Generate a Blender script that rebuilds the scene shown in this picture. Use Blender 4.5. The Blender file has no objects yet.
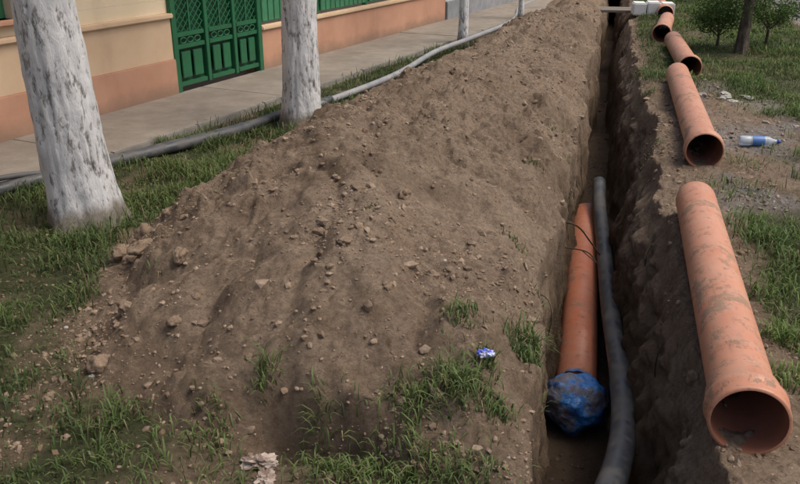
import bpy, bmesh, math, random
import numpy as np
from mathutils import Vector, Matrix
random.seed(3); rng=np.random.default_rng(7)
S=bpy.context.scene
S.view_settings.view_transform='Standard'; S.view_settings.look='None'; S.view_settings.exposure=0
# ---------------------------------------------------------------- noise
def _h(ix,iy,iz):
    n=(ix*374761393+iy*668265263+iz*1442695041)&0xffffffff
    n=((n^(n>>13))*1274126177)&0xffffffff
    n=((n^(n>>16))*2246822519)&0xffffffff
    n=n^(n>>15)
    return n/4294967295.0
def vn(x,y,z=0.0):
    x=np.asarray(x,float); y=np.asarray(y,float); z=np.asarray(z,float)+np.zeros_like(x)
    fx=np.floor(x);fy=np.floor(y);fz=np.floor(z)
    ix=fx.astype(np.int64)+5000;iy=fy.astype(np.int64)+5000;iz=fz.astype(np.int64)+5000
    u=x-fx;v=y-fy;w=z-fz
    u=u*u*u*(u*(6*u-15)+10);v=v*v*v*(v*(6*v-15)+10);w=w*w*w*(w*(6*w-15)+10)
    r=0
    for a in (0,1):
        for b in (0,1):
            for c in (0,1):
                r=r+_h(ix+a,iy+b,iz+c)*(u if a else 1-u)*(v if b else 1-v)*(w if c else 1-w)
    return r*2-1
def fbm(x,y,z=0.0,o=4,g=0.5):
    r=0;a=1;f=1;t=0
    for i in range(o):
        ca,sa=math.cos(i*0.9),math.sin(i*0.9)
        r=r+a*vn((x*ca-y*sa)*f+17.3*i,(x*sa+y*ca)*f+9.1*i,np.asarray(z)*f+3.7*i);t+=a;a*=g;f*=2.03
    return r/t
def ss(e0,e1,x):
    t=np.clip((x-e0)/(e1-e0),0,1);return t*t*(3-2*t)
def smin(a,b,k):
    h=np.clip(0.5+0.5*(b-a)/k,0,1);return b*(1-h)+a*h-k*h*(1-h)
# ---------------------------------------------------------------- terrain
P0=np.array([-4.30,7.42]); DR=np.array([.2055,.9787]); NR=np.array([.9787,-.2055])
def lipL(Y): return -.20+.05*vn(Y*1.3,3.1)+.03*vn(Y*4,8.1)+.02*vn(Y*11,2.1)+0.05*ss(3.2,2.2,Y)
def lipR(Y): return .47+.04*vn(Y*1.1,13.1)+.03*vn(Y*3.7,1.1)+.025*vn(Y*9,7.1)+.012*vn(Y*25,3.3)-.13*ss(5,13,Y)
def mound_raw(X,Y):
    n1=.16*fbm(X*1.1,Y*1.1,2.0,3)
    h=.70-.24*ss(4.2,8.5,Y)-.04*ss(9,15,Y)+.05*vn(Y*.9,5.5)+.08*fbm(X*1.6,Y*1.6,9.0,2)-.45*ss(23,26,Y)
    xf=-2.62+.65*ss(5.2,10,Y)+.6*ss(10,16,Y)
    left=(X-xf+n1)*.60
    d=lipL(Y)-X
    right=np.where(d<.16,.08+d*1.1,.256+(d-.16)*.48)+n1*.25
    ye=2.20+.10*vn(X*1.7,4.4)+.06*vn(X*5,1.4)-.20*ss(-.9,-.3,X)
    dd=Y-ye+.25*n1
    cut=np.exp(-((X+.95)/.45)**2)
    s1=.8+1.3*cut
    end=np.where(dd<.10,dd*s1,s1*.10+(dd-.10)*.50)
    diag=((X+1.95)*.72+(Y-2.45)*.55)*.60+n1*.5
    m=smin(smin(left,right,.10),smin(end,diag,.10),.12)
    m=smin(m,h,.24)
    return m
def pavd(X,Y): return -((X-P0[0])*NR[0]+(Y-P0[1])*NR[1])+1.1
def height(X,Y):
    m=mound_raw(X,Y)
    mm=np.maximum(m,0); k=ss(0,.15,mm)
    base=.025*fbm(X*1.2,Y*1.2,1.0,3)+.008*fbm(X*8,Y*8,1.5,3)
    base=base+.08*ss(.35,.5,X)*ss(1.1,.7,X)*(.5+.5*vn(Y*1.5,31.))
    l=pavd(X,Y)
    base=base*ss(.1,-.3,l)
    rd=ss(2.9,3.2,X)
    base=base*(1-rd)
    rough=.45+.55*ss(-.15,.3,fbm(X*1.1,Y*1.1,55.,3))      # smooth, packed areas alternate with cloddy ones
    n=np.abs(fbm(X*2.2,Y*2.2,4.0,3))*.17-.04
    f=fbm(X*9,Y*9,5.0,5,.60)*.046
    f2=-np.abs(fbm(X*5,Y*5,15.0,4,.55))*.060
    c=vn(X*26,Y*26,3.);c=np.maximum(c-.2,0)*.032
    c2=np.maximum(vn(X*13,Y*13,8.)-.3,0)*.055
    gm=grassmask(X,Y);soil=(1-gm)*ss(.1,-.1,l)*(1-rd)
    z=base+mm+k*(n+(f+f2+c+c2)*rough)+(1-k)*soil*(f*.45+c*.8+f2*.25)
    z=z-.17*np.exp(-(((X+1.07)/.17)**2+((Y-2.26)/.09)**2))-.09*np.exp(-(((X+.80)/.18)**2+((Y-2.20)/.06)**2))
    return z
FL=-1.08
def trenchfac(X,Y):
    a=np.clip((X-lipL(Y))/.07,0,1); b=np.clip((lipR(Y)-X)/.25,0,1)
    b=np.where(b<.5,b*.30/.5,.30+(b-.5)/.5*.70)
    e=ss(26,25.5,Y)*ss(-2.2,-2,Y)
    return np.minimum(a,b)*e
def grassmask(X,Y):
    w=.22*fbm(X*1.8,Y*1.8,21.,4,.6)
    m=mound_raw(X,Y)
    left=ss(.04,-.08,m+w*.35)*ss(-.2,-.5,X)
    near=ss(-1.60,-1.2,X+w)*ss(2.9,2.5,Y)
    bare=ss(.16,.38,fbm(X*1.5,Y*1.5,23.,4,.6))
    left=left*(1-near*.80)*(1-.7*bare)
    r1=ss(.80,.98,X+w*.8)*ss(5.6,4.9,Y+w*1.5)*ss(1.5,2.4,Y+X*.5+w)
    r2=ss(.95,1.4,X+w)*ss(8.2,9.4,Y+w*2)
    r3=ss(.36,.5,X+w*.4)*ss(8.6,10,Y+w*2)*.85
    r4=ss(1.1,1.5,X+w)*.5*ss(.0,.25,fbm(X*2.1,Y*2.1,27.,3))
    r=np.maximum(np.maximum(np.maximum(r1,r2),r3)*(1-.35*bare),r4)*ss(3.2,2.9,X)
    g=np.maximum(left,r)*ss(.05,-.06,pavd(X,Y))
    return np.clip(g,0,1)
def surf(X,Y):
    z=height(X,Y);t=trenchfac(X,Y)
    fl=FL+.03*fbm(X*5,Y*3,7.,3)
    return z*(1-t)+fl*t
def axis(parts):
    out=[]
    for a,b,n in parts: out+=list(np.linspace(a,b,n,endpoint=False))
    out.append(parts[-1][1]);return np.array(out)
xs=axis([(-400,-40,10),(-40,-8,16),(-8,-3.2,44),(-3.2,-.36,220),(-.36,-.04,70),(-.04,.14,10),(.14,.62,100),(.62,2,80),(2,3.6,40),(3.6,10,20),(10,50,12),(50,400,10)])
ys=axis([(-400,-30,8),(-30,-3,12),(-3,1.6,50),(1.6,5,290),(5,8,180),(8,13,150),(13,27,130),(27,60,20),(60,400,14)])
GX,GY=np.meshgrid(xs,ys); X=GX.ravel();Y=GY.ravel()
Z=surf(X,Y);T=trenchfac(X,Y)
wl=4*T*(1-T)
wall=np.clip(wl*1.5,0,1)*ss(0,1,np.clip(T*6,0,1))
near=(Y>-3)&(Y<27)&(X>-1)&(X<1)
dx=np.zeros_like(X);dy=np.zeros_like(X);dz=np.zeros_like(X)
Xn,Yn,Zn,wn=X[near],Y[near],Z[near],wall[near]
dx[near]=wn*(.06*fbm(Yn*2.3,Zn*3.5,40.,4,.6)+.035*fbm(Yn*8,Zn*12,44.,4,.6)-.05*np.abs(fbm(Yn*4,Zn*9,48.,3)))
dy[near]=wn*.02*fbm(Yn*6,Zn*6,50.,3)
dz[near]=wn*.03*fbm(Xn*9,Yn*9,33.,3)
co=np.stack([X+dx,Y+dy,Z+dz],1)
nx,ny=len(xs),len(ys)
i=np.arange(nx*ny).reshape(ny,nx)
F=np.stack([i[:-1,:-1].ravel(),i[:-1,1:].ravel(),i[1:,1:].ravel(),i[1:,:-1].ravel()],1)
def np_mesh(name,co,F,mat,smooth=False,cols=None,cname='Col',parent=None):
    me=bpy.data.meshes.new(name);k=F.shape[1]
    me.vertices.add(len(co));me.vertices.foreach_set('co',np.asarray(co,np.float32).ravel())
    me.loops.add(F.size);me.loops.foreach_set('vertex_index',F.astype(np.int32).ravel())
    me.polygons.add(len(F));me.polygons.foreach_set('loop_start',np.arange(0,F.size,k,dtype=np.int32))
    me.polygons.foreach_set('loop_total',np.full(len(F),k,np.int32))
    me.polygons.foreach_set('use_smooth',np.full(len(F),smooth))
    me.update(calc_edges=True)
    if cols is not None:
        ca=me.color_attributes.new(cname,'FLOAT_COLOR','POINT')
        c4=np.ones((len(co),4),np.float32);c4[:,:3]=cols;ca.data.foreach_set('color',c4.ravel())
    me.materials.append(mat)
    o=bpy.data.objects.new(name,me);S.collection.objects.link(o)
    if parent: o.parent=parent
    return o
# ---------------------------------------------------------------- materials
class NT:
    def __init__(s,name):
        s.m=bpy.data.materials.new(name);s.m.use_nodes=True;s.t=s.m.node_tree;s.n=s.t.nodes
        s.b=s.n['Principled BSDF'];s.b.inputs['Specular IOR Level'].default_value=.25
        s.tc=s.n.new('ShaderNodeTexCoord')
    def L(s,a,b): s.t.links.new(a,b)
    def noise(s,sc,det=5,ro=.6,vec=None,scale=None,dist=0):
        n=s.n.new('ShaderNodeTexNoise');n.inputs['Scale'].default_value=sc;n.inputs['Detail'].default_value=det;n.inputs['Roughness'].default_value=ro;n.inputs['Distortion'].default_value=dist
        v=vec or s.tc.outputs['Object']
        if scale:
            mp=s.n.new('ShaderNodeMapping');mp.inputs['Scale'].default_value=scale;s.L(v,mp.inputs[0]);v=mp.outputs[0]
        s.L(v,n.inputs['Vector']);return n.outputs['Fac']
    def ramp(s,f,stops):
        r=s.n.new('ShaderNodeValToRGB');e=r.color_ramp.elements
        while len(e)<len(stops): e.new(.5)
        for el,(p,c) in zip(e,stops):
            el.position=p;el.color=(*c,1) if not np.isscalar(c) else (c,c,c,1)
        s.L(f,r.inputs[0]);return r.outputs[0]
    def mix(s,f,a,b,mode='MIX'):
        m=s.n.new('ShaderNodeMix');m.data_type='RGBA';m.blend_type=mode
        for v,k in ((f,0),(a,6),(b,7)):
            if hasattr(v,'is_linked'): s.L(v,m.inputs[k])
            elif k==0: m.inputs[0].default_value=v
            else: m.inputs[k].default_value=(*v,1)
        return m.outputs[2]
    def math(s,op,a,b=0):
        m=s.n.new('ShaderNodeMath');m.operation=op
        for v,k in ((a,0),(b,1)):
            if hasattr(v,'is_linked'): s.L(v,m.inputs[k])
            else: m.inputs[k].default_value=v
        return m.outputs[0]
    def bump(s,h,st=.5,d=.01,prev=None):
        b=s.n.new('ShaderNodeBump');b.inputs['Strength'].default_value=st;b.inputs['Distance'].default_value=d
        s.L(h,b.inputs['Height'])
        if prev: s.L(prev,b.inputs['Normal'])
        return b.outputs[0]
    def out(s,col=None,rough=.9,bump=None):
        if col is not None:
            if hasattr(col,'is_linked'): s.L(col,s.b.inputs['Base Color'])
            else: s.b.inputs['Base Color'].default_value=(*col,1)
        if hasattr(rough,'is_linked'): s.L(rough,s.b.inputs['Roughness'])
        else: s.b.inputs['Roughness'].default_value=rough
        if bump: s.L(bump,s.b.inputs['Normal'])
        return s.m
def soil_mat():
    m=NT('soil')
    at=m.n.new('ShaderNodeVertexColor');at.layer_name='Col'
    sp=m.n.new('ShaderNodeSeparateColor');m.L(at.outputs[0],sp.inputs[0])
    gr,wet_dark,grav=sp.outputs
    n1=m.noise(1.7,6,.65);n2=m.noise(38,6,.78);n3=m.noise(9,6,.7)
    c=m.ramp(n1,[(.3,(.205,.142,.095)),(.5,(.285,.207,.143)),(.7,(.36,.272,.195))])
    c=m.mix(m.ramp(n3,[(.35,.0),(.65,.55)]),c,(.40,.31,.23))
    c=m.mix(.9,c,m.ramp(n2,[(.28,(.35,.33,.31)),(.5,(.92,.92,.92)),(.70,(1.3,1.3,1.3))]),'MULTIPLY')
    c=m.mix(wet_dark,c,m.mix(n3,(.085,.056,.034),(.18,.124,.079)))
    vo=m.n.new('ShaderNodeTexVoronoi');vo.inputs['Scale'].default_value=45;m.L(m.tc.outputs['Object'],vo.inputs['Vector'])
    gc=m.mix(m.ramp(n2,[(.35,0.),(.6,1.)]),m.mix(.5,vo.outputs['Color'],(.27,.25,.22)),(.22,.18,.14))
    hs=m.n.new('ShaderNodeHueSaturation');hs.inputs['Saturation'].default_value=.25;hs.inputs['Value'].default_value=.9;m.L(gc,hs.inputs['Color'])
    c=m.mix(grav,c,hs.outputs[0])
    gg=m.mix(m.ramp(n3,[(.35,0.),(.65,1.)]),(.045,.055,.022),(.095,.092,.045))
    c=m.mix(gr,c,gg)
    b=m.bump(m.noise(16,8,.78),.9,.06);b=m.bump(m.noise(90,5,.75),.9,.015,b)
    return m.out(c,.95,b)
SOIL=soil_mat()
g=grassmask(X,Y)
wet_dark=np.clip(ss(-.05,-.75,Z)*.85+.45*ss(.12,.5,fbm(X*.9,Y*.9,61.,3))*ss(3.6,2.2,Y)+.35*ss(.05,.4,fbm(X*2.3,Y*2.3,66.,3)),0,1)  # darker with depth in the trench, plus damp patches on the soil
wet_dark=np.maximum(wet_dark,.5*ss(3.2,2.5,Y)*ss(.28,.05,Z)*ss(-.0,-.2,X))
gv=.65*ss(.62,.95,X+.2*fbm(X*2,Y*2,71.,3))*ss(4.6,5.6,Y)*ss(10.5,9,Y)*ss(-.35,.25,fbm(X*1.7,Y*1.7,74.,4,.6))
gv=np.maximum(gv,ss(3.1,3.25,X)*.9)
ground=np_mesh('ground',co,F,SOIL,True,np.stack([g*(T<.02),wet_dark,gv],1))

# ---------------------------------------------------------------- clods and pebbles
def ico(sub):
    bm=bmesh.new();bmesh.ops.create_icosphere(bm,subdivisions=sub,radius=1)
    v=np.array([x.co[:] for x in bm.verts]);f=np.array([[q.index for q in x.verts] for x in bm.faces]);bm.free();return v,f
def lumps(name,P,R,mat,sub=1,flat=.7,cols=None,smooth=False):
    v,f=ico(sub);N=len(P);k=len(v)
    seeds=rng.uniform(0,100,N)
    VV=np.repeat(v[None],N,0)
    d=1+.42*vn(VV[:,:,0]*1.6+seeds[:,None],VV[:,:,1]*1.6,VV[:,:,2]*1.6)
    if sub>1: d=d+.30*fbm(VV[:,:,0]*4+seeds[:,None],VV[:,:,1]*4,VV[:,:,2]*4,4,.65)
    else: d=d+.12*rng.normal(size=(N,k))
    VV=VV*d[:,:,None]
    sc=rng.uniform(.65,1.3,(N,1,3));sc[:,:,2]*=flat
    VV=VV*sc*R[:,None,None]
    a=rng.uniform(0,6.28,N);c,s=np.cos(a)[:,None],np.sin(a)[:,None]
    x=VV[:,:,0]*c-VV[:,:,1]*s;y=VV[:,:,0]*s+VV[:,:,1]*c
    VV=np.stack([x,y,VV[:,:,2]],2)+P[:,None,:]
    FF=(f[None]+np.arange(N)[:,None,None]*k).reshape(-1,3)
    cc=np.repeat(cols,k,0) if cols is not None else None
    return np_mesh(name,VV.reshape(-1,3),FF,mat,smooth,cc)
def clod_mat():
    m=NT('clods');at=m.n.new('ShaderNodeVertexColor');at.layer_name='Col'
    n=m.noise(40,5,.7)
    c=m.mix(.8,at.outputs[0],m.ramp(n,[(.3,(.6,.6,.6)),(.7,(1.25,1.25,1.25))]),'MULTIPLY')
    return m.out(c,.95,m.bump(m.noise(80,5,.7),.6,.01))
CLOD=clod_mat()
N=75000
px=rng.uniform(-2.9,1.2,N);py=1.6+rng.uniform(0,1,N)**1.7*13
r=.0033/(rng.uniform(.02,1,N)**.58); r=np.minimum(r,.028)*(1+.05*py)*.85
mr=mound_raw(px,py);gm=grassmask(px,py);tf=trenchfac(px,py)
foot=np.exp(-(mr/.12)**2)
dens=(.22+.3*foot+.7*ss(.0,.4,fbm(px*1.9,py*1.9,81.,3)))*(1-gm*.92)
dens=dens*np.where(tf>0,(tf>.97)*.5+(tf<.25)*.6,1)
dens=dens*np.where(r>.020,.30,1)
keep=rng.uniform(0,1,N)<dens
px,py,r=px[keep],py[keep],r[keep]
zz=surf(px,py);P=np.stack([px,py,zz+r*.08],1)
t=rng.uniform(0,1,(len(px),1))
cl=(np.array([[.175,.122,.082]])*(1-t)+np.array([[.33,.25,.182]])*t)
st=rng.uniform(0,1,len(px))<.010
cl[st]=np.array([.40,.37,.33])
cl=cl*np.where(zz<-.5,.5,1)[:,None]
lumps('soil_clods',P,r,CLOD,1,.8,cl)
N=5200
px=rng.uniform(.55,2.2,N);py=rng.uniform(4.6,10.5,N)
kk=rng.uniform(0,1,N)<ss(.5,1.0,px+.2*vn(px*3,py*3))*(1-grassmask(px,py))*ss(4.6,5.4,py)*ss(-.4,.3,fbm(px*1.7,py*1.7,74.,4,.6))
px,py=px[kk],py[kk];r=.005/(rng.uniform(.04,1,len(px))**.5)
P=np.stack([px,py,surf(px,py)+r*.3],1)
t=rng.uniform(0,1,(len(px),1));cl=np.array([[.18,.145,.11]])*(1-t)+np.array([[.34,.30,.255]])*t
lumps('gravel',P,r,CLOD,1,.6,cl)
bp=[(-1.83,3.05,.045),(-2.2,3.3,.05),(-1.95,2.75,.035),(-.75,2.72,.025),(-.62,2.95,.025),(-.98,2.9,.025),(-2.3,3.75,.06),(-2.38,3.62,.07),(-2.25,3.55,.05),(-2.42,3.45,.05),(-2.3,3.35,.04),(-1.5,3.4,.03),(-.9,3.6,.025),(-1.9,2.45,.04),(-1.62,2.6,.03),(.5,2.2,.03),(.47,3.1,.03),(.52,4.4,.03),(.45,2.75,.035),(-2.0,2.25,.035),(-1.7,2.2,.03)]
P=np.array([[a,b,float(surf(np.array([a]),np.array([b]))[0])+c*.05] for a,b,c in bp]);R=np.array([c for _,_,c in bp])
lumps('dirt_lump_pile',P,R,CLOD,4,.8,np.tile([[.22,.16,.112]],(len(P),1)),True)
px=rng.normal(1.27,.16,16);py=rng.normal(8.75,.10,16);r=rng.uniform(.015,.05,16)
P=np.stack([px,py,surf(px,py)+r*.3],1)
lumps('rubble_pile',P,r,CLOD,2,.5,np.tile([[.38,.36,.33]],(16,1))*rng.uniform(.6,1.15,(16,1)))

# ---------------------------------------------------------------- grass
def leafmat(name,rough=.6,trans=True):
    m=NT(name);at=m.n.new('ShaderNodeVertexColor');at.layer_name='Col'
    m.b.inputs['Specular IOR Level'].default_value=.3
    m.L(at.outputs[0],m.b.inputs['Base Color']);m.b.inputs['Roughness'].default_value=rough
    if trans:
        tr=m.n.new('ShaderNodeBsdfTranslucent');m.L(at.outputs[0],tr.inputs['Color'])
        mx=m.n.new('ShaderNodeMixShader');mx.inputs[0].default_value=.25
        o=m.n['Material Output'];m.L(m.b.outputs[0],mx.inputs[1]);m.L(tr.outputs[0],mx.inputs[2]);m.L(mx.outputs[0],o.inputs[0])
    return m.m
GRASS=leafmat('grass_blades')
def blades(name,P,h,w,lean,col):
    N=len(P);a=rng.uniform(0,2*np.pi,N);b=a+rng.uniform(-.5,.5,N)
    d=np.stack([np.cos(a),np.sin(a),np.zeros(N)],1);p=np.stack([-np.sin(b),np.cos(b),np.zeros(N)],1)
    up=np.array([[0,0,1.]]);h=h[:,None];w=w[:,None];lean=lean[:,None]
    base=P-up*.01
    m1=base+up*h*.45+d*h*lean*.22;m2=base+up*h*(.85-.2*lean)+d*h*lean*.62;tp=base+up*h*(1-.55*lean)+d*h*lean*1.1
    V=np.stack([base-p*w*.4,base+p*w*.4,m1-p*w*.5,m1+p*w*.5,m2-p*w*.38,m2+p*w*.38,tp],1).reshape(-1,3)
    f=np.array([[0,1,3],[0,3,2],[2,3,5],[2,5,4],[4,5,6]])
    FF=(f[None]+np.arange(N)[:,None,None]*7).reshape(-1,3)
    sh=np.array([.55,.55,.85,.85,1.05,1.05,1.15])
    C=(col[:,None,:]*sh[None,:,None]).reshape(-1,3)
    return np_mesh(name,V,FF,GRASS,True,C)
def gcol(N,px,py,dryp=.08):
    t=np.clip(.5+.6*fbm(px*1.5,py*1.5,91.,3)+rng.normal(0,.24,N),0,1)[:,None]
    c=np.array([[.045,.078,.022]])*(1-t)+np.array([[.130,.178,.056]])*t
    rt=ss(.3,.9,px)[:,None];c=c*(1+rt*np.array([[.15,.22,.0]]))
    dry=rng.uniform(0,1,N)<dryp*(.6+1.2*ss(-.1,.4,fbm(px*2.,py*2.,93.,2)))
    c[dry]=np.array([.25,.20,.115])*rng.uniform(.5,1.1,(dry.sum(),1))
    return c
def scatter(n,x0,x1,y0,y1,pw,thr=1.0,lo=.18):
    px=rng.uniform(x0,x1,n);py=y0+rng.uniform(0,1,n)**pw*(y1-y0)
    cl=lo+(1-lo)*ss(-.25,.3,fbm(px*4.2,py*4.2,95.,4,.6))
    k=(rng.uniform(0,1,n)<grassmask(px,py)**1.2*cl*thr)&(trenchfac(px,py)<=0)
    return px[k],py[k]
def field(name,px,py,h0,h1,w0,w1):
    N=len(px);P=np.stack([px,py,surf(px,py)],1)
    hv=.35+.95*ss(-.35,.4,fbm(px*2.6,py*2.6,97.,4,.6))
    h=rng.uniform(h0,h1,N)*hv
    return blades(name,P,h,rng.uniform(w0,w1,N)*(1+.06*py),rng.uniform(.1,1.1,N),gcol(N,px,py))
a=scatter(140000,-4.3,-.3,1.2,6,1.15);b=scatter(60000,-4.2,-.6,6,17,1.3,1,.4)
c_=scatter(48000,.7,2.2,1.6,9,1.0,1,.4);d_=scatter(80000,.3,3.2,8.0,22,1.4,1,.5)
px=np.concatenate([a[0],b[0],c_[0],d_[0]]);py=np.concatenate([a[1],b[1],c_[1],d_[1]])
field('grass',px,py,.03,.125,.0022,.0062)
def tuft(name,cx,cy,rad,n,h0,h1,w=.005):
    px=rng.normal(cx,rad,n);py=rng.normal(cy,rad,n)
    P=np.stack([px,py,surf(px,py)],1)
    ok=P[:,2]>-.25;P=P[ok];n=len(P)
    blades(name,P,rng.uniform(h0,h1,n),rng.uniform(w*.6,w*1.3,n),rng.uniform(.2,1,n),gcol(n,P[:,0],P[:,1],.08)*1.1)
for k,(cx,cy,rad,n,h0,h1) in enumerate([(-.20,2.88,.040,280,.05,.15),(-.22,2.76,.03,130,.04,.10),(-.31,2.52,.025,80,.04,.10),(-.40,2.36,.05,300,.04,.12),(-.52,2.30,.045,150,.03,.10),(-.27,2.35,.04,160,.03,.09),(-.44,2.66,.035,120,.03,.08),
    (-.38,3.80,.03,50,.03,.06),(-.72,2.12,.08,320,.04,.11),(-.52,2.08,.07,340,.04,.12),(-1.27,2.19,.05,110,.04,.10),(-1.12,2.36,.03,60,.05,.12),(-.88,2.27,.03,60,.05,.12),(.95,4.7,.12,300,.06,.16),(-.30,2.05,.07,220,.04,.11),(-.62,2.35,.03,40,.03,.08),
    (.62,5.3,.05,80,.03,.09),(.40,6.6,.05,60,.03,.08),(-.95,3.2,.02,10,.03,.05),(-2.8,3.85,.12,260,.06,.18),(-2.45,6.4,.12,300,.06,.17),(-3.1,4.2,.15,260,.05,.18),(.42,8.6,.06,90,.04,.1),(.95,5.6,.12,160,.04,.12),(1.05,6.3,.1,90,.04,.1),(1.5,8.2,.15,160,.04,.12),(.85,3.9,.06,120,.05,.13),(-.40,4.9,.03,36,.03,.06),(-.36,6.2,.04,40,.03,.06),(.38,4.9,.03,40,.03,.06),
    (-.18,5.6,.03,50,.03,.08),(.36,10.,.08,150,.05,.12),(-1.95,3.0,.03,14,.03,.07),(-.18,3.35,.03,60,.03,.08),(.80,3.0,.05,120,.05,.12),(.84,3.4,.05,140,.05,.13)]):
    tuft('grass_tuft' if k==0 else 'grass_tuft.%03d'%k,cx,cy,rad,n,h0,h1)

# ---------------------------------------------------------------- helpers
def empty(name,loc=(0,0,0),rz=0):
    o=bpy.data.objects.new(name,None);S.collection.objects.link(o);o.location=loc;o.rotation_euler=(0,0,rz);o.empty_display_size=.1;return o
def bm_obj(name,bm,mat,parent=None,smooth=False):
    me=bpy.data.meshes.new(name);bm.to_mesh(me);bm.free();me.materials.append(mat)
    for p in me.polygons:p.use_smooth=smooth
    o=bpy.data.objects.new(name,me);S.collection.objects.link(o)
    if parent:o.parent=parent
    return o
def addbox(bm,x0,x1,y0,y1,z0,z1,bev=0,M=None):
    r=bmesh.ops.create_cube(bm,size=1);vs=r['verts']
    for v in vs: v.co=Vector(((v.co.x+.5)*(x1-x0)+x0,(v.co.y+.5)*(y1-y0)+y0,(v.co.z+.5)*(z1-z0)+z0))
    if bev:
        es=list({e for v in vs for e in v.link_edges});rr=bmesh.ops.bevel(bm,geom=es,offset=bev,segments=2,affect='EDGES')
        vs=list({v for f in rr['faces'] for v in f.verts}|{v for v in vs if v.is_valid})
    if M is not None:
        for v in vs:v.co=M@v.co
def box(name,x0,x1,y0,y1,z0,z1,mat,parent=None,bev=0):
    bm=bmesh.new();addbox(bm,x0,x1,y0,y1,z0,z1,bev);return bm_obj(name,bm,mat,parent)
def catmull(pts,n=10):
    pts=[Vector(p) for p in pts];q=[pts[0]*2-pts[1]]+pts+[pts[-1]*2-pts[-2]];out=[]
    for i in range(1,len(q)-2):
        for k in range(n):
            t=k/n;a,b,c,d=q[i-1],q[i],q[i+1],q[i+2]
            out.append(.5*((2*b)+(-a+c)*t+(2*a-5*b+4*c-d)*t*t+(-a+3*b-3*c+d)*t**3))
    out.append(pts[-1]);return out
def sweep(name,path,profile,mat,parent=None,seg=28,wob=0,smooth=True):
    bm=bmesh.new();rings=[]
    n=len(path);lens=[0]
    for i in range(1,n): lens.append(lens[-1]+(path[i]-path[i-1]).length)
    def at(s):
        s=max(0,min(lens[-1],s))
        for i in range(1,n):
            if s<=lens[i]+1e-9:
                f=(s-lens[i-1])/max(1e-9,lens[i]-lens[i-1]);return path[i-1].lerp(path[i],f)
        return path[-1]
    for s,r in profile:
        p=at(s);e=.04;t=(at(s+e)-at(s-e)).normalized()
        sd=t.cross(Vector((0,0,1))).normalized();u=sd.cross(t)
        rings.append([bm.verts.new(p+(sd*math.cos(2*math.pi*k/seg)+u*math.sin(2*math.pi*k/seg))*r*(1+wob*math.sin(k*2.1+s*7))) for k in range(seg)])
    for a,b in zip(rings[:-1],rings[1:]):
        for k in range(seg): bm.faces.new((a[k],a[(k+1)%seg],b[(k+1)%seg],b[k]))
    bmesh.ops.recalc_face_normals(bm,faces=bm.faces)
    return bm_obj(name,bm,mat,parent,smooth)
# ---------------------------------------------------------------- pipes
def pipe_mat(name,c0,c1,mud,lo=.5,dust=.6):
    m=NT(name);n=m.noise(3.2,8,.75);n2=m.noise(14,6,.75)
    c=m.mix(m.ramp(m.noise(2,5,.6),[(.35,0.),(.65,1.)]),c0,c1)
    c=m.mix(m.ramp(n2,[(.36,0.),(.70,dust)]),c,(.46,.33,.25))
    fs=m.ramp(m.noise(60,3,.7,scale=(1,.15,1)),[(.55,0.),(.7,.35)]);c=m.mix(fs,c,(.25,.15,.11))
    mk=m.ramp(n,[(lo,0.),(lo+.05,1.)])
    mk2=m.ramp(m.noise(12,8,.8),[(.565,0.),(.62,.9)])
    mk3=m.math('MAXIMUM',mk,mk2);mk3=m.math('MULTIPLY',mk3,mud)
    c=m.mix(mk3,c,m.mix(n2,(.15,.105,.07),(.30,.22,.155)))
    m.b.inputs['Specular IOR Level'].default_value=.4
    return m.out(c,m.ramp(mk3,[(0,.45),(1,.95)]),m.bump(mk3,.4,.005))
OR1=pipe_mat('pvc_dusty',(.48,.185,.105),(.54,.25,.155),.82,.555,.5)
OR2=pipe_mat('pvc_trench',(.46,.13,.06),(.50,.18,.10),.9,.60,.35)
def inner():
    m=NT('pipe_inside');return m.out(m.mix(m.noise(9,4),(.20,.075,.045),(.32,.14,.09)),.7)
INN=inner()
def orange_pipe(name,A,B,r=.118,mat=OR1,socket=True):
    A=Vector(A);B=Vector(B);L=(B-A).length;e=empty(name)
    path=[A+(B-A)*(i/20) for i in range(21)]
    k=r/.118;R=r+.014*k
    if socket:
        pr=[(0,R*.955),(0,R+.004),(.012,R+.006),(.022,R+.003),(.03,R+.001),(.062,R+.001),(.070,R+.008),(.088,R+.012),(.106,R+.008),(.114,R+.001),(.17,R-.001),(.20,r+.004),(.225,r)]
    else: pr=[(0,r-.008),(0,r)]
    pr+=[(L*.35,r),(L*.6,r),(L*.8,r),(L-.03,r),(L-.001,r-.003),(L,r-.008)]
    sweep('barrel',path,pr,mat,e,48)
    ip=[(0,R*.955),(.05,R*.95),(.16,R*.94),(.19,r-.008),(L*.5,r-.0085),(L,r-.008)] if socket else [(0,r-.008),(L*.5,r-.009),(L,r-.008)]
    sweep('bore',path,ip,INN,e,48)
    return e
def gz(x,y): return float(surf(np.array([float(x)]),np.array([float(y)]))[0])
def rest(x,y,r): 
    return max(gz(x+d,y) for d in (-.05,0,.05))+r-.012
def op(name,x0,y0,x1,y1,r=.118,**k):
    orange_pipe(name,(x0,y0,min(.16,max(rest(x0,y0,r+.014),.125))),(x1,y1,min(.16,max(rest(x1,y1,r),.115))),r,**k)
op('orange_pipe',.580,2.50,.600,4.95,.116)
op('orange_pipe.001',.745,6.02,.745,9.25)
op('orange_pipe.002',.925,9.85,.865,12.2)
op('orange_pipe.003',.72,12.5,.90,14.6)
op('orange_pipe.004',.90,15.2,.90,17.6)
op('orange_pipe.005',.85,18.4,.95,21.2)
orange_pipe('orange_pipe.006',(0.0,4.30,-.945),(-.065,7.4,-.90),.126,mat=OR2,socket=False)
def hose_mat(name,c,c2):
    m=NT(name);n=m.noise(7,6,.7)
    m.b.inputs['Specular IOR Level'].default_value=.5
    return m.out(m.mix(m.ramp(n,[(.4,0.),(.65,1.)]),c,c2),m.ramp(n,[(.4,.38),(.65,.8)]),m.bump(m.noise(60,4),.15,.003))
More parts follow.
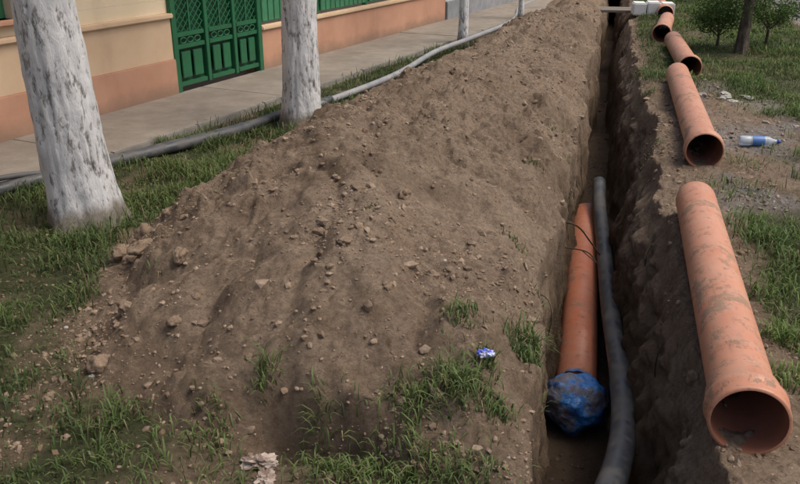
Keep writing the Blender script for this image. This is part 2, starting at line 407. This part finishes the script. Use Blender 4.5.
HD=hose_mat('hdpe_dark',(.050,.056,.066),(.12,.112,.10))
HG=hose_mat('hdpe_grey',(.22,.23,.25),(.30,.295,.285))
HK=hose_mat('hdpe_black',(.045,.05,.058),(.11,.105,.10))
def hose(name,pts,r,mat,seg=24):
    path=catmull(pts,10);L=sum((b-a).length for a,b in zip(path[:-1],path[1:]))
    n=max(12,int(L/.06));pr=[(0,r*.8),(0,r)]+[(L*i/n,r) for i in range(1,n)]+[(L,r),(L,r*.8),(L-.15,r*.78)]
    return sweep(name,path,pr,mat,None,seg)
hose('black_pipe',[(-.02,1.5,-.05),(.02,1.95,-.12),(.08,2.37,-.25),(.165,2.70,-.37),(.235,3.33,-.52),(.230,4.08,-.63),(.165,5.19,-.73),(.104,6.41,-.76),(.05,7.1,-.70),(.03,7.52,-.60)],.060,HD)
lane=[(-4.03,3.4,.05),(-3.85,4.25,.055),(-3.47,5.08,.055),(-3.02,6.05,.06),(-2.87,6.7,.06),(-2.62,7.45,.06),(-2.33,8.88,.07),(-2.20,10.4,.10),(-1.92,11.3,.15),(-1.63,13.4,.13),(-1.70,15.2,.06),(-1.8,17.,.05),(-1.4,20,.05)]
hose('grey_conduit',[lane[i] for i in range(4,13)],.034,HG,16)
hose('black_conduit',lane[:6],.042,HK,16)
hose('black_conduit.001',[(-4.10,3.3,.05),(-3.92,4.22,.05),(-3.56,5.05,.05),(-3.15,5.95,.05),(-2.98,6.4,.05)],.036,HK,16)
hose('black_conduit.002',[(-3.97,3.35,.12),(-3.88,4.24,.125),(-3.62,4.75,.06),(-3.60,5.0,.06),(-3.4,5.45,.05)],.02,HK,12)
ST=NT('twig').out((.05,.035,.025),.9)
hose('root',[(-.24,5.5,-.28),(-.1,5.6,-.35),(.0,5.7,-.5),(.08,5.75,-.62)],.006,ST,8)
hose('twig',[(-.22,5.3,-.40),(-.02,5.35,-.44),(.06,5.3,-.5)],.005,ST,8)
for k,(x,y,z) in enumerate([(-.22,3.9,-.1),(-.2,4.6,-.2),(-.22,6.3,-.2),(-.2,3.3,-.15),(.40,4.8,-.1),(.42,3.6,-.12),(.4,6.1,-.1)]):
    s_=1 if x<0 else -1
    hose('root.%03d'%(k+1),[(x-.06*s_,y,z),(x+.03*s_,y-.02,z-.03),(x+.06*s_,y-.05,z-.12),(x+.05*s_,y-.03,z-.24)],.0025,ST,6)

# ---------------------------------------------------------------- blue plastic wrap over the pipe end
def blue():
    m=NT('blue_plastic');m.b.inputs['Specular IOR Level'].default_value=.5
    n=m.noise(5,6,.7);n2=m.noise(22,4,.6)
    c=m.mix(m.ramp(n2,[(.4,0.),(.7,1.)]),(.015,.11,.38),(.06,.24,.56))
    mud=m.ramp(n,[(.52,0.),(.60,.8)]);c=m.mix(mud,c,(.14,.11,.08))
    return m.out(c,m.ramp(mud,[(0,.35),(1,.9)]),m.bump(m.noise(14,5,.6,dist=1.2),.7,.03))
BL=blue()
v,f=ico(5)
d=1+.16*fbm(v[:,0]*1.8,v[:,1]*1.8,v[:,2]*1.8+4,3)-.13*np.abs(fbm(v[:,0]*3+3,v[:,1]*1.5,v[:,2]*3,3))
a=np.arctan2(v[:,2],v[:,0]);yy=v[:,1]
pleat=.03*np.sin(a*11+2*yy+2*np.sin(a*3))*ss(-.1,.6,yy)
rr=np.where(yy>.25,1-.22*ss(.25,.95,yy),1)
q=v*(d+pleat)[:,None]
q[:,0]*=rr;q[:,2]*=rr
q=q*np.array([.19,.20,.175])+np.array([.0,4.17,-.925])
e=empty('blue_plastic_bag')
np_mesh('wrap',q,f,BL,True,parent=e)
sweep('collar',[Vector((.0,4.31,-.94)),Vector((0,4.37,-.94))],[(0,.145),(.02,.138),(.035,.131),(.045,.134),(.06,.127)],BL,e,40,.03)

# ---------------------------------------------------------------- pavement, road
def conc(name,a,b,sc=6):
    m=NT(name);n=m.noise(sc,8,.7);n2=m.noise(1.1,5,.6)
    c=m.mix(m.ramp(n,[(.35,0.),(.65,1.)]),a,b)
    c=m.mix(m.ramp(n2,[(.45,0.),(.65,.6)]),c,tuple(x*.72 for x in a))
    return m,c
m,c=conc('pavement_concrete',(.215,.185,.152),(.285,.25,.21))
PAV=m.out(c,.92,m.bump(m.noise(50,6,.7),.4,.006))
E=empty('pavement',(P0[0],P0[1],0),math.atan2(DR[1],DR[0]))
bm=bmesh.new()
s=-14.
while s<40:
    L=2.4+random.uniform(-.02,.02);dz=random.uniform(-.003,.003)
    addbox(bm,s,s+L-.006,-1.06,-.02,-.1,.05+dz,.003);s+=L
bm_obj('slabs',bm,PAV,E)
m,c=conc('kerb',(.21,.195,.17),(.28,.26,.23));KB=m.out(c,.9)
bm=bmesh.new();s=-14.
while s<40:
    addbox(bm,s,s+.99,-1.12,-1.064,-.1,.056+random.uniform(-.004,.004),.008);s+=1.
bm_obj('edging',bm,KB,E)
m,c=conc('asphalt',(.11,.108,.10),(.17,.165,.155),9);ASP=m.out(c,.9,m.bump(m.noise(90,5,.7),.5,.006))
road=box('road',3.35,9.5,-40,120,-.06,.035,ASP,None,.004)
ang=math.atan2(DR[1],DR[0])
def plaster(name,a,b):
    m=NT(name);n=m.noise(2.5,6,.65);
    c=m.mix(m.ramp(n,[(.35,0.),(.65,1.)]),a,b)
    g_=m.noise(3,5,.6,scale=(1,1,.25));c=m.mix(m.ramp(g_,[(.55,0.),(.75,.3)]),c,tuple(x*.6 for x in a))
    sx=m.n.new('ShaderNodeSeparateXYZ');m.L(m.tc.outputs['Object'],sx.inputs[0])
    dz=m.math('ADD',sx.outputs[2],m.math('MULTIPLY',m.math('SUBTRACT',n,.5),.25))
    dm=m.ramp(dz,[(.06,.65),(.2,0.)])
    c=m.mix(dm,c,(.20,.15,.11))
    return m.out(c,.9,m.bump(m.noise(70,5,.7),.3,.004))
PL1=plaster('plaster_salmon',(.45,.245,.16),(.51,.29,.195))
PL2=plaster('plaster_peach',(.56,.40,.265),(.62,.46,.31))
PL3=plaster('plaster_cream',(.66,.55,.38),(.72,.60,.43))
PL4=plaster('plaster_pale_blue',(.50,.53,.55),(.58,.60,.62))
def paint(name,a,rough=.4):
    m=NT(name);m.b.inputs['Specular IOR Level'].default_value=.5
    n=m.noise(6,6,.7);c=m.mix(m.ramp(n,[(.4,0.),(.7,1.)]),a,tuple(x*.65+.01 for x in a));return m.out(c,rough)
GRN=paint('green_paint',(.018,.13,.055));GRL=paint('green_paint_light',(.05,.21,.105));DGR=paint('green_paint_dark',(.008,.060,.028))
GLS=paint('window_glass',(.03,.035,.04),.1);TILE=paint('roof_tile',(.25,.09,.05),.8);WHT=paint('white_paint',(.7,.7,.68),.6)
H=empty('plaster_house',(P0[0],P0[1],0),ang)
box('plinth',-9.5,0,-.05,.35,-.1,.40,PL1,H,.008)
box('dado',-9.5,0,-.03,.35,.402,.80,PL2,H)
box('ledge',-9.5,0.01,-.065,.35,.802,.85,PL2,H,.01)
bm=bmesh.new()
hx=[(-3.02,-1.80),(-6.0,-4.8)]
addbox(bm,-9.5,0,-.0,.35,.852,.98);addbox(bm,-9.5,0,0,.35,2.2,3.3)
addbox(bm,-9.5,-6.0,0,.35,.981,2.199);addbox(bm,-4.8,-3.02,0,.35,.981,2.199);addbox(bm,-1.80,0,0,.35,.981,2.199)
bm_obj('wall',bm,PL3,H)
for k,(a0,a1) in enumerate(hx):
    bm=bmesh.new()
    for q in ((a0,a0+.07,.981,2.199),(a1-.07,a1,.981,2.199),(a0+.071,a1-.071,.981,1.05),(a0+.071,a1-.071,2.13,2.199),((a0+a1)/2-.04,(a0+a1)/2+.04,1.051,2.129)):
        addbox(bm,q[0],q[1],.08,.15,q[2],q[3],.006)
    bm_obj('window_frame_%d'%k,bm,GRN,H)
    box('window_glass_%d'%k,a0+.03,a1-.03,.11,.12,1.0,2.18,GLS,H)
    box('window_sill_%d'%k,a0-.06,a1+.06,-.08,.10,.94,.98,PL1,H,.008)
    bm=bmesh.new()
    for q in ((a0-.13,a0-.005,.981,2.3),(a1+.005,a1+.13,.981,2.3),(a0-.004,a1+.004,2.2,2.3)):addbox(bm,q[0],q[1],-.03,-.001,q[2],q[3],.004)
    bm_obj('window_surround_%d'%k,bm,PL2,H)
bm=bmesh.new()
for q in ((-9.5,-9.2,.351,8,-.1,3.3),(-.3,0,.351,8,-.1,3.3),(-9.199,-.301,7.7,8,-.1,3.3)):addbox(bm,*q)
bm_obj('side_walls',bm,PL3,H)
box('cornice',-9.55,.05,-.12,-.001,3.1,3.299,PL2,H,.02)
bm=bmesh.new();vs=[bm.verts.new(p) for p in ((-9.8,-.4,3.305),(.3,-.4,3.305),(.3,8.3,3.305),(-9.8,8.3,3.305),(-9.8,3.95,5.6),(.3,3.95,5.6))]
for ff in ((0,1,5,4),(2,3,4,5),(1,2,5),(3,0,4),(3,2,1,0)):bm.faces.new([vs[i] for i in ff])
bm_obj('roof',bm,TILE,H)
# gate
G=empty('green_gate',(P0[0],P0[1],0),ang)
gx=[.03,.54,1.02,1.48]
bm=bmesh.new()
for x in (gx[0],gx[3]): addbox(bm,x-.04,x+.04,-.04,.06,.0,2.35,.006)
for x in (gx[1],gx[2]): addbox(bm,x-.028,x+.028,-.03,.03,.09,2.2,.005)
for a0,a1 in zip(gx[:-1],gx[1:]):
    for z in (.10,.48,.60,1.35,2.15): addbox(bm,a0+.041,a1-.041,-.024,.024,z,z+.045,.004)
    cx=(a0+a1)/2
    addbox(bm,a0+.09,cx-.02,-.020,-.004,.18,.45,.006);addbox(bm,cx+.02,a1-.09,-.020,-.004,.18,.45,.006)
    addbox(bm,cx-.01,cx+.01,-.02,.0,.65,1.35);
bm_obj('frame',bm,GRN,G)
bm=bmesh.new()
for a0,a1 in zip(gx[:-1],gx[1:]):
    x0,x1=a0+.04,a1-.04
    for z0,z1 in ((.645,1.35),(1.395,2.15)):
        stp=.085
        for sg in (1,-1):
            k=-int((z1-z0)/stp)-1
            while k*stp<(x1-x0)+(z1-z0):
                t0=max(0,-k*stp);t1=min(z1-z0,(x1-x0)-k*stp)
                if t1-t0>.02:
                    xa,xb=k*stp+t0,k*stp+t1
                    if sg<0: xa,xb=(x1-x0)-xa,(x1-x0)-xb
                    A=Vector((x0+xa,-.006*sg-.006,z0+t0));B=Vector((x0+xb,-.006*sg-.006,z0+t1));L=(B-A).length
                    M=Matrix.Translation((A+B)/2)@Matrix.Rotation(-math.atan2(B.z-A.z,B.x-A.x),4,'Y')
                    addbox(bm,-L/2,L/2,-.003,.003,-.005,.005,0,M)
                k+=1
bm_obj('lattice',bm,GRN,G)
bm=bmesh.new()
for a0,a1 in zip(gx[:-1],gx[1:]):
    cx=(a0+a1)/2
    for dx_ in (-.11,0,.11):
        for k in range(20):
            t0,t1=2*math.pi*k/20,2*math.pi*(k+1)/20
            A=Vector((cx+dx_+.045*math.cos(t0),-.015,.562+.028*math.sin(t0)));B=Vector((cx+dx_+.045*math.cos(t1),-.015,.562+.028*math.sin(t1)))
            M=Matrix.Translation((A+B)/2)@Matrix.Rotation(-math.atan2(B.z-A.z,B.x-A.x),4,'Y')
            addbox(bm,-.008,.008,-.004,.004,-.004,.004,0,M)
bm_obj('scrolls',bm,GRL,G)
box('backing_sheet',gx[0]+.04,gx[3]-.04,.026,.032,.10,2.19,DGR,G)
# fence
Fn=empty('garden_fence',(P0[0],P0[1],0),ang)
box('low_wall',1.53,7.0,-.02,.25,-.1,.50,PL1,Fn,.008)
box('coping',1.525,7.01,-.05,.28,.502,.55,PL2,Fn,.012)
bm=bmesh.new()
bs=[1.58,2.9,4.25,5.6,6.95]
for b0 in bs: addbox(bm,b0-.035,b0+.035,.05,.12,.552,2.1,.005)
for b0,b1 in zip(bs[:-1],bs[1:]):
    for z in (.60,1.25,1.95):addbox(bm,b0+.037,b1-.037,.06,.11,z,z+.05,.004)
bm_obj('posts_and_rails',bm,GRN,Fn)
bm=bmesh.new()
for b0,b1 in zip(bs[:-1],bs[1:]):
    x=b0+.06
    while x+.11<b1-.04: addbox(bm,x,x+.115,.035,.057,.585,2.0,.008);x+=.125
    addbox(bm,b0+.04,b1-.04,.115,.12,.58,2.0)
bm_obj('boards',bm,GRL,Fn)
Nb=empty('neighbour_house',(P0[0],P0[1],0),ang)
box('plinth',7.05,20,-.04,.3,-.1,.35,paint('plinth_grey',(.28,.29,.31),.9),Nb,.01)
box('wall',7.05,20,-.0,8,.352,3.2,PL4,Nb)
for k in range(4):
    a0=8.4+k*2.9
    box('window_glass_%d'%k,a0,a0+1.1,-.004,.02,1.0,2.3,GLS,Nb)
    bm=bmesh.new()
    for q in ((a0-.07,a0,.95,2.35),(a0+1.1,a0+1.17,.95,2.35),(a0,a0+1.1,.95,1.0),(a0,a0+1.1,2.3,2.35),(a0+.52,a0+.58,1.001,2.299)):addbox(bm,q[0],q[1],-.03,.01,q[2],q[3])
    bm_obj('window_frame_%d'%k,bm,WHT,Nb)
bm=bmesh.new();vs=[bm.verts.new(p) for p in ((6.8,-.4,3.21),(20.3,-.4,3.21),(20.3,8.3,3.21),(6.8,8.3,3.21),(6.8,3.95,5.3),(20.3,3.95,5.3))]
for ff in ((0,1,5,4),(2,3,4,5),(1,2,5),(3,0,4),(3,2,1,0)):bm.faces.new([vs[i] for i in ff])
bm_obj('roof',bm,TILE,Nb)

# ---------------------------------------------------------------- trees
def bark(name,white):
    m=NT(name)
    n=m.noise(9,9,.78,scale=(1,1,.33));n2=m.noise(34,7,.75,scale=(1,1,.35));n3=m.noise(3,4,.6)
    h=m.math('ADD',m.math('MULTIPLY',n,.55),m.math('MULTIPLY',n2,.45))
    if white:
        c=m.mix(m.ramp(n3,[(.35,0.),(.65,1.)]),(.62,.62,.63),(.80,.80,.80))
        sx=m.n.new('ShaderNodeSeparateXYZ');m.L(m.tc.outputs['Object'],sx.inputs[0])
        dk=m.ramp(h,[(.39,1.),(.44,.6),(.48,0.)])
        c=m.mix(dk,c,(.14,.125,.11))
        low=m.ramp(m.math('ADD',sx.outputs[2],m.math('MULTIPLY',n,-.3)),[(-.05,.9),(.08,0.)])
        c=m.mix(low,c,(.20,.17,.13))
        top=m.ramp(m.math('ADD',m.math('MULTIPLY',sx.outputs[2],.2),m.math('MULTIPLY',n,.1)),[(.50,0.),(.53,1.)])
        c=m.mix(top,c,(.14,.11,.085))
    else: c=m.mix(m.ramp(h,[(.4,0.),(.6,1.)]),(.055,.045,.035),(.17,.14,.11))
    return m.out(c,.9,m.bump(h,1.,.04))
BW=bark('whitewashed_bark',True);BB=bark('bark',False)
LEAF=leafmat('tree_leaves')
def tree(name,x,y,r,ht,lean=(0,0),mat=BW,crown=1.6,nl=5000,kn=1.,flare=.35):
    e=empty(name,(x,y,gz(x,y)-.05));rs=random.Random(name+str(x))
    seg=80;rows=int(ht/.025);V=[]
    k=np.arange(seg)*2*np.pi/seg
    for i in range(rows+1):
        z=ht*i/rows;rr=r*(1+flare*math.exp(-z/.16))*(1-.30*z/ht)
        dd=1+kn*(.10*fbm(np.cos(k)*1.3+x,np.sin(k)*1.3+y,z*1.0+0*k,2)+.07*fbm(np.cos(k)*6+x,np.sin(k)*6,z*2.6+0*k,4,.6)+.04*vn(np.cos(k)*13,np.sin(k)*13,z*9+0*k))
        if flare>.2: dd=dd+.14*np.sin(k*5+x)*math.exp(-z/.12)
        V.append(np.stack([np.cos(k)*rr*dd+lean[0]*z,np.sin(k)*rr*dd+lean[1]*z,z+0*k],1))
    V=np.concatenate(V);ii=np.arange((rows+1)*seg).reshape(rows+1,seg);jj=np.roll(ii,-1,1)
    FF=np.stack([ii[:-1].ravel(),jj[:-1].ravel(),jj[1:].ravel(),ii[1:].ravel()],1)
    np_mesh('trunk',V,FF,mat,True,parent=e)
    top=Vector((lean[0]*ht,lean[1]*ht,ht));tips=[]
    for b in range(7):
        az=b*2*math.pi/7+rs.uniform(-.3,.3);el=rs.uniform(.5,1.2);L=crown*rs.uniform(.7,1.1)
        d=Vector((math.cos(az)*math.cos(el),math.sin(az)*math.cos(el),math.sin(el)))
        p0=top-Vector((0,0,rs.uniform(.0,.25)*min(1,ht)));p1=p0+d*L*.5+Vector((0,0,.05*L));p2=p0+d*L+Vector((0,0,.2*L))
        path=catmull([p0,p1,p2],5);LL=sum((q-p).length for p,q in zip(path[:-1],path[1:]))
        sweep('limb_%d'%b,path,[(LL*t,r*.42*(1-.85*t)) for t in (0,.2,.4,.6,.8,1)],BB,e,10)
        tips+=[p1,p1.lerp(p2,.5),p2]
        for c in range(2):
            dv=Vector((rs.uniform(-1,1),rs.uniform(-1,1),rs.uniform(.0,.8))).normalized()*L*.5
            sweep('twig_%d_%d'%(b,c),[p1,p1+dv*.5,p1+dv],[(0,r*.16),(L*.25,r*.1),(L*.5,r*.03)],BB,e,7);tips.append(p1+dv)
    T_=np.array([t[:] for t in tips]);idx=rng.integers(0,len(T_),nl)
    P=T_[idx]+rng.normal(0,crown*.17,(nl,3))
    u=rng.normal(size=(nl,3));u/=np.linalg.norm(u,axis=1)[:,None];w=np.cross(u,rng.normal(size=(nl,3)));w/=np.linalg.norm(w,axis=1)[:,None]
    s_=rng.uniform(.025,.05,(nl,1))*(crown/1.6)**.5
    V=np.stack([P-u*s_,P+w*s_*.5,P+u*s_,P-w*s_*.5],1).reshape(-1,3);FF=np.arange(nl*4).reshape(-1,4)
    t=rng.uniform(0,1,(nl,1))*.6+.4*(rng.uniform(0,1,(len(T_),1))[idx]);C=np.array([[.035,.07,.018]])*(1-t)+np.array([[.12,.20,.045]])*t
    np_mesh('foliage',V,FF,LEAF,False,np.repeat(C,4,0),parent=e);return e
tree('whitewashed_tree',-3.0,3.98,.190,3.0,(-.03,-.02),crown=1.5,nl=3000)
tree('whitewashed_tree.001',-2.60,6.62,.165,3.0,(.015,.01),crown=1.5,nl=3000)
tree('whitewashed_tree.002',-2.06,11.7,.070,2.8,(.0,.01),crown=1.2,nl=2000)
tree('whitewashed_tree.003',-1.58,14.8,.05,2.6,(.0,.01),crown=1.,nl=1500)
tree('small_tree',1.76,12.0,.080,.95,(.02,.0),BB,crown=.62,nl=3600)
tree('sapling',1.48,12.3,.022,.25,(.0,.0),BB,crown=.50,nl=3200)
tree('sapling.001',2.15,12.5,.022,.35,(.0,.0),BB,crown=.45,nl=2600)
tree('roadside_tree',2.4,19.5,.12,1.6,(.0,.0),BB,crown=1.3,nl=3500)

# ---------------------------------------------------------------- small things
def lathe(name,prof,mat,par,seg=28):
    return sweep(name,[Vector((0,0,0)),Vector((1,0,0))],prof,mat,par,seg)
BT=empty('plastic_bottle',(1.10,6.86,gz(1.25,6.86)+.05),.12)
m=NT('bottle_plastic');m.b.inputs['Transmission Weight'].default_value=.55;m.b.inputs['IOR'].default_value=1.35
PETM=m.out((.72,.80,.88),.15)
R=.040
lathe('bottle_body',[(0,.001),(0,.03),(.008,R*.92),(.03,R),(.08,R),(.085,R*.94),(.095,R),(.2,R),(.205,R*.95),(.215,R),(.235,R*.9),(.265,R*.5),(.28,.016),(.30,.014)],PETM,BT)
lathe('bottle_label',[(.100,R+.001),(.105,R+.0015),(.19,R+.0015),(.195,R+.001)],paint('blue_label',(.08,.20,.50),.4),BT)
lathe('bottle_cap',[(.295,.001),(.295,.017),(.318,.017),(.319,.015),(.32,.001)],paint('blue_cap',(.03,.10,.45),.4),BT)
def crumple(name,x,y,s,mat,sc=(1,1,.45),sd=0,up=.3):
    v,f=ico(4);n=fbm(v[:,0]*1.6+sd,v[:,1]*1.6,v[:,2]*1.6,3,.5);n2=np.abs(fbm(v[:,0]*2.5+sd,v[:,1]*2.5,v[:,2]*2.5,2,.5))
    q=v*(1+.8*n-.7*n2)[:,None]*np.array(sc)*s+np.array([x,y,gz(x,y)+s*up]);return np_mesh(name,q,f,mat,False)
m=NT('rag_cloth');RG=m.out(m.mix(m.ramp(m.noise(14,5),[(.42,0.),(.58,1.)]),(.17,.12,.095),(.42,.35,.30)),.9)
crumple('rag',-1.03,2.07,.052,RG,(1.2,.9,.45),2,.1)
crumple('rag.001',-.98,2.01,.035,RG,(1.,1.2,.4),9,.1)
m=NT('wrapper');WR=m.out(m.mix(m.ramp(m.noise(30,2),[(.45,0.),(.5,1.)]),(.10,.14,.60),(.62,.64,.80)),.4)
crumple('snack_wrapper',-.325,2.50,.024,WR,(1.2,.8,.6),5,2.2)
n=420;px=rng.uniform(-3.4,-.4,n);py=rng.uniform(1.6,5,n);kk=mound_raw(px,py)<.02;px,py=px[kk],py[kk];n=len(px)
P=np.stack([px,py,surf(px,py)+rng.uniform(.01,.05,n)],1)
u=rng.normal(size=(n,3))*np.array([1,1,.35]);u/=np.linalg.norm(u,axis=1)[:,None];w=np.cross(u,rng.normal(size=(n,3))*np.array([.4,.4,1]));w/=np.linalg.norm(w,axis=1)[:,None]
s_=rng.uniform(.008,.018,(n,1));V=np.stack([P-u*s_,P+w*s_*.6,P+u*s_,P-w*s_*.6],1).reshape(-1,3)
np_mesh('dry_leaves',V,np.arange(n*4).reshape(-1,4),LEAF,False,np.repeat(np.array([[.22,.15,.09]])*rng.uniform(.5,1.2,(n,1)),4,0))
m=NT('old_wood');WD=m.out(m.mix(m.noise(8,5,.6,scale=(.2,3,3)),(.13,.11,.09),(.26,.23,.19)),.9)
e=empty('plank_crossing',(.10,16.1,.06),.04)
for k in range(3): box('plank_%d'%k,-.7,.75,k*.22,k*.22+.2,0,.045,WD,e,.006)
m,c=conc('white_concrete',(.62,.62,.61),(.74,.74,.73));WC=m.out(c,.8)
e=empty('concrete_block_stack',(.36,15.7,.06),.08)
for k in range(3): box('block_%d'%k,k*.25,k*.25+.235,0,.4,0,.22+.015*(k%2),WC,e,.02)

# ---------------------------------------------------------------- light, camera
W=bpy.data.worlds.new('World');S.world=W;W.use_nodes=True
nt=W.node_tree;bg=nt.nodes['Background'];sk=nt.nodes.new('ShaderNodeTexSky');sk.sky_type='NISHITA';sk.sun_disc=False
el,az=math.radians(60),math.radians(85)
sk.sun_elevation=el;sk.sun_rotation=az;sk.dust_density=6;sk.air_density=1.0;sk.ozone_density=.5
nt.links.new(sk.outputs[0],bg.inputs[0]);bg.inputs[1].default_value=.15
sl=bpy.data.lights.new('sun','SUN');sl.energy=1.9;sl.angle=math.radians(28);sl.color=(1,.95,.87)
so=bpy.data.objects.new('sun',sl);S.collection.objects.link(so)
dv=Vector((math.sin(az)*math.cos(el),math.cos(az)*math.cos(el),math.sin(el)));so.rotation_euler=dv.to_track_quat('Z','Y').to_euler()
cam=bpy.data.cameras.new('camera');cam.lens=36;cam.sensor_width=36;cam.clip_end=2000;cam.clip_start=.05
oc=bpy.data.objects.new('camera',cam);S.collection.objects.link(oc);oc.location=(0,0,1.75);oc.rotation_euler=(math.radians(90-22.2),0,math.radians(14.4))
S.camera=oc
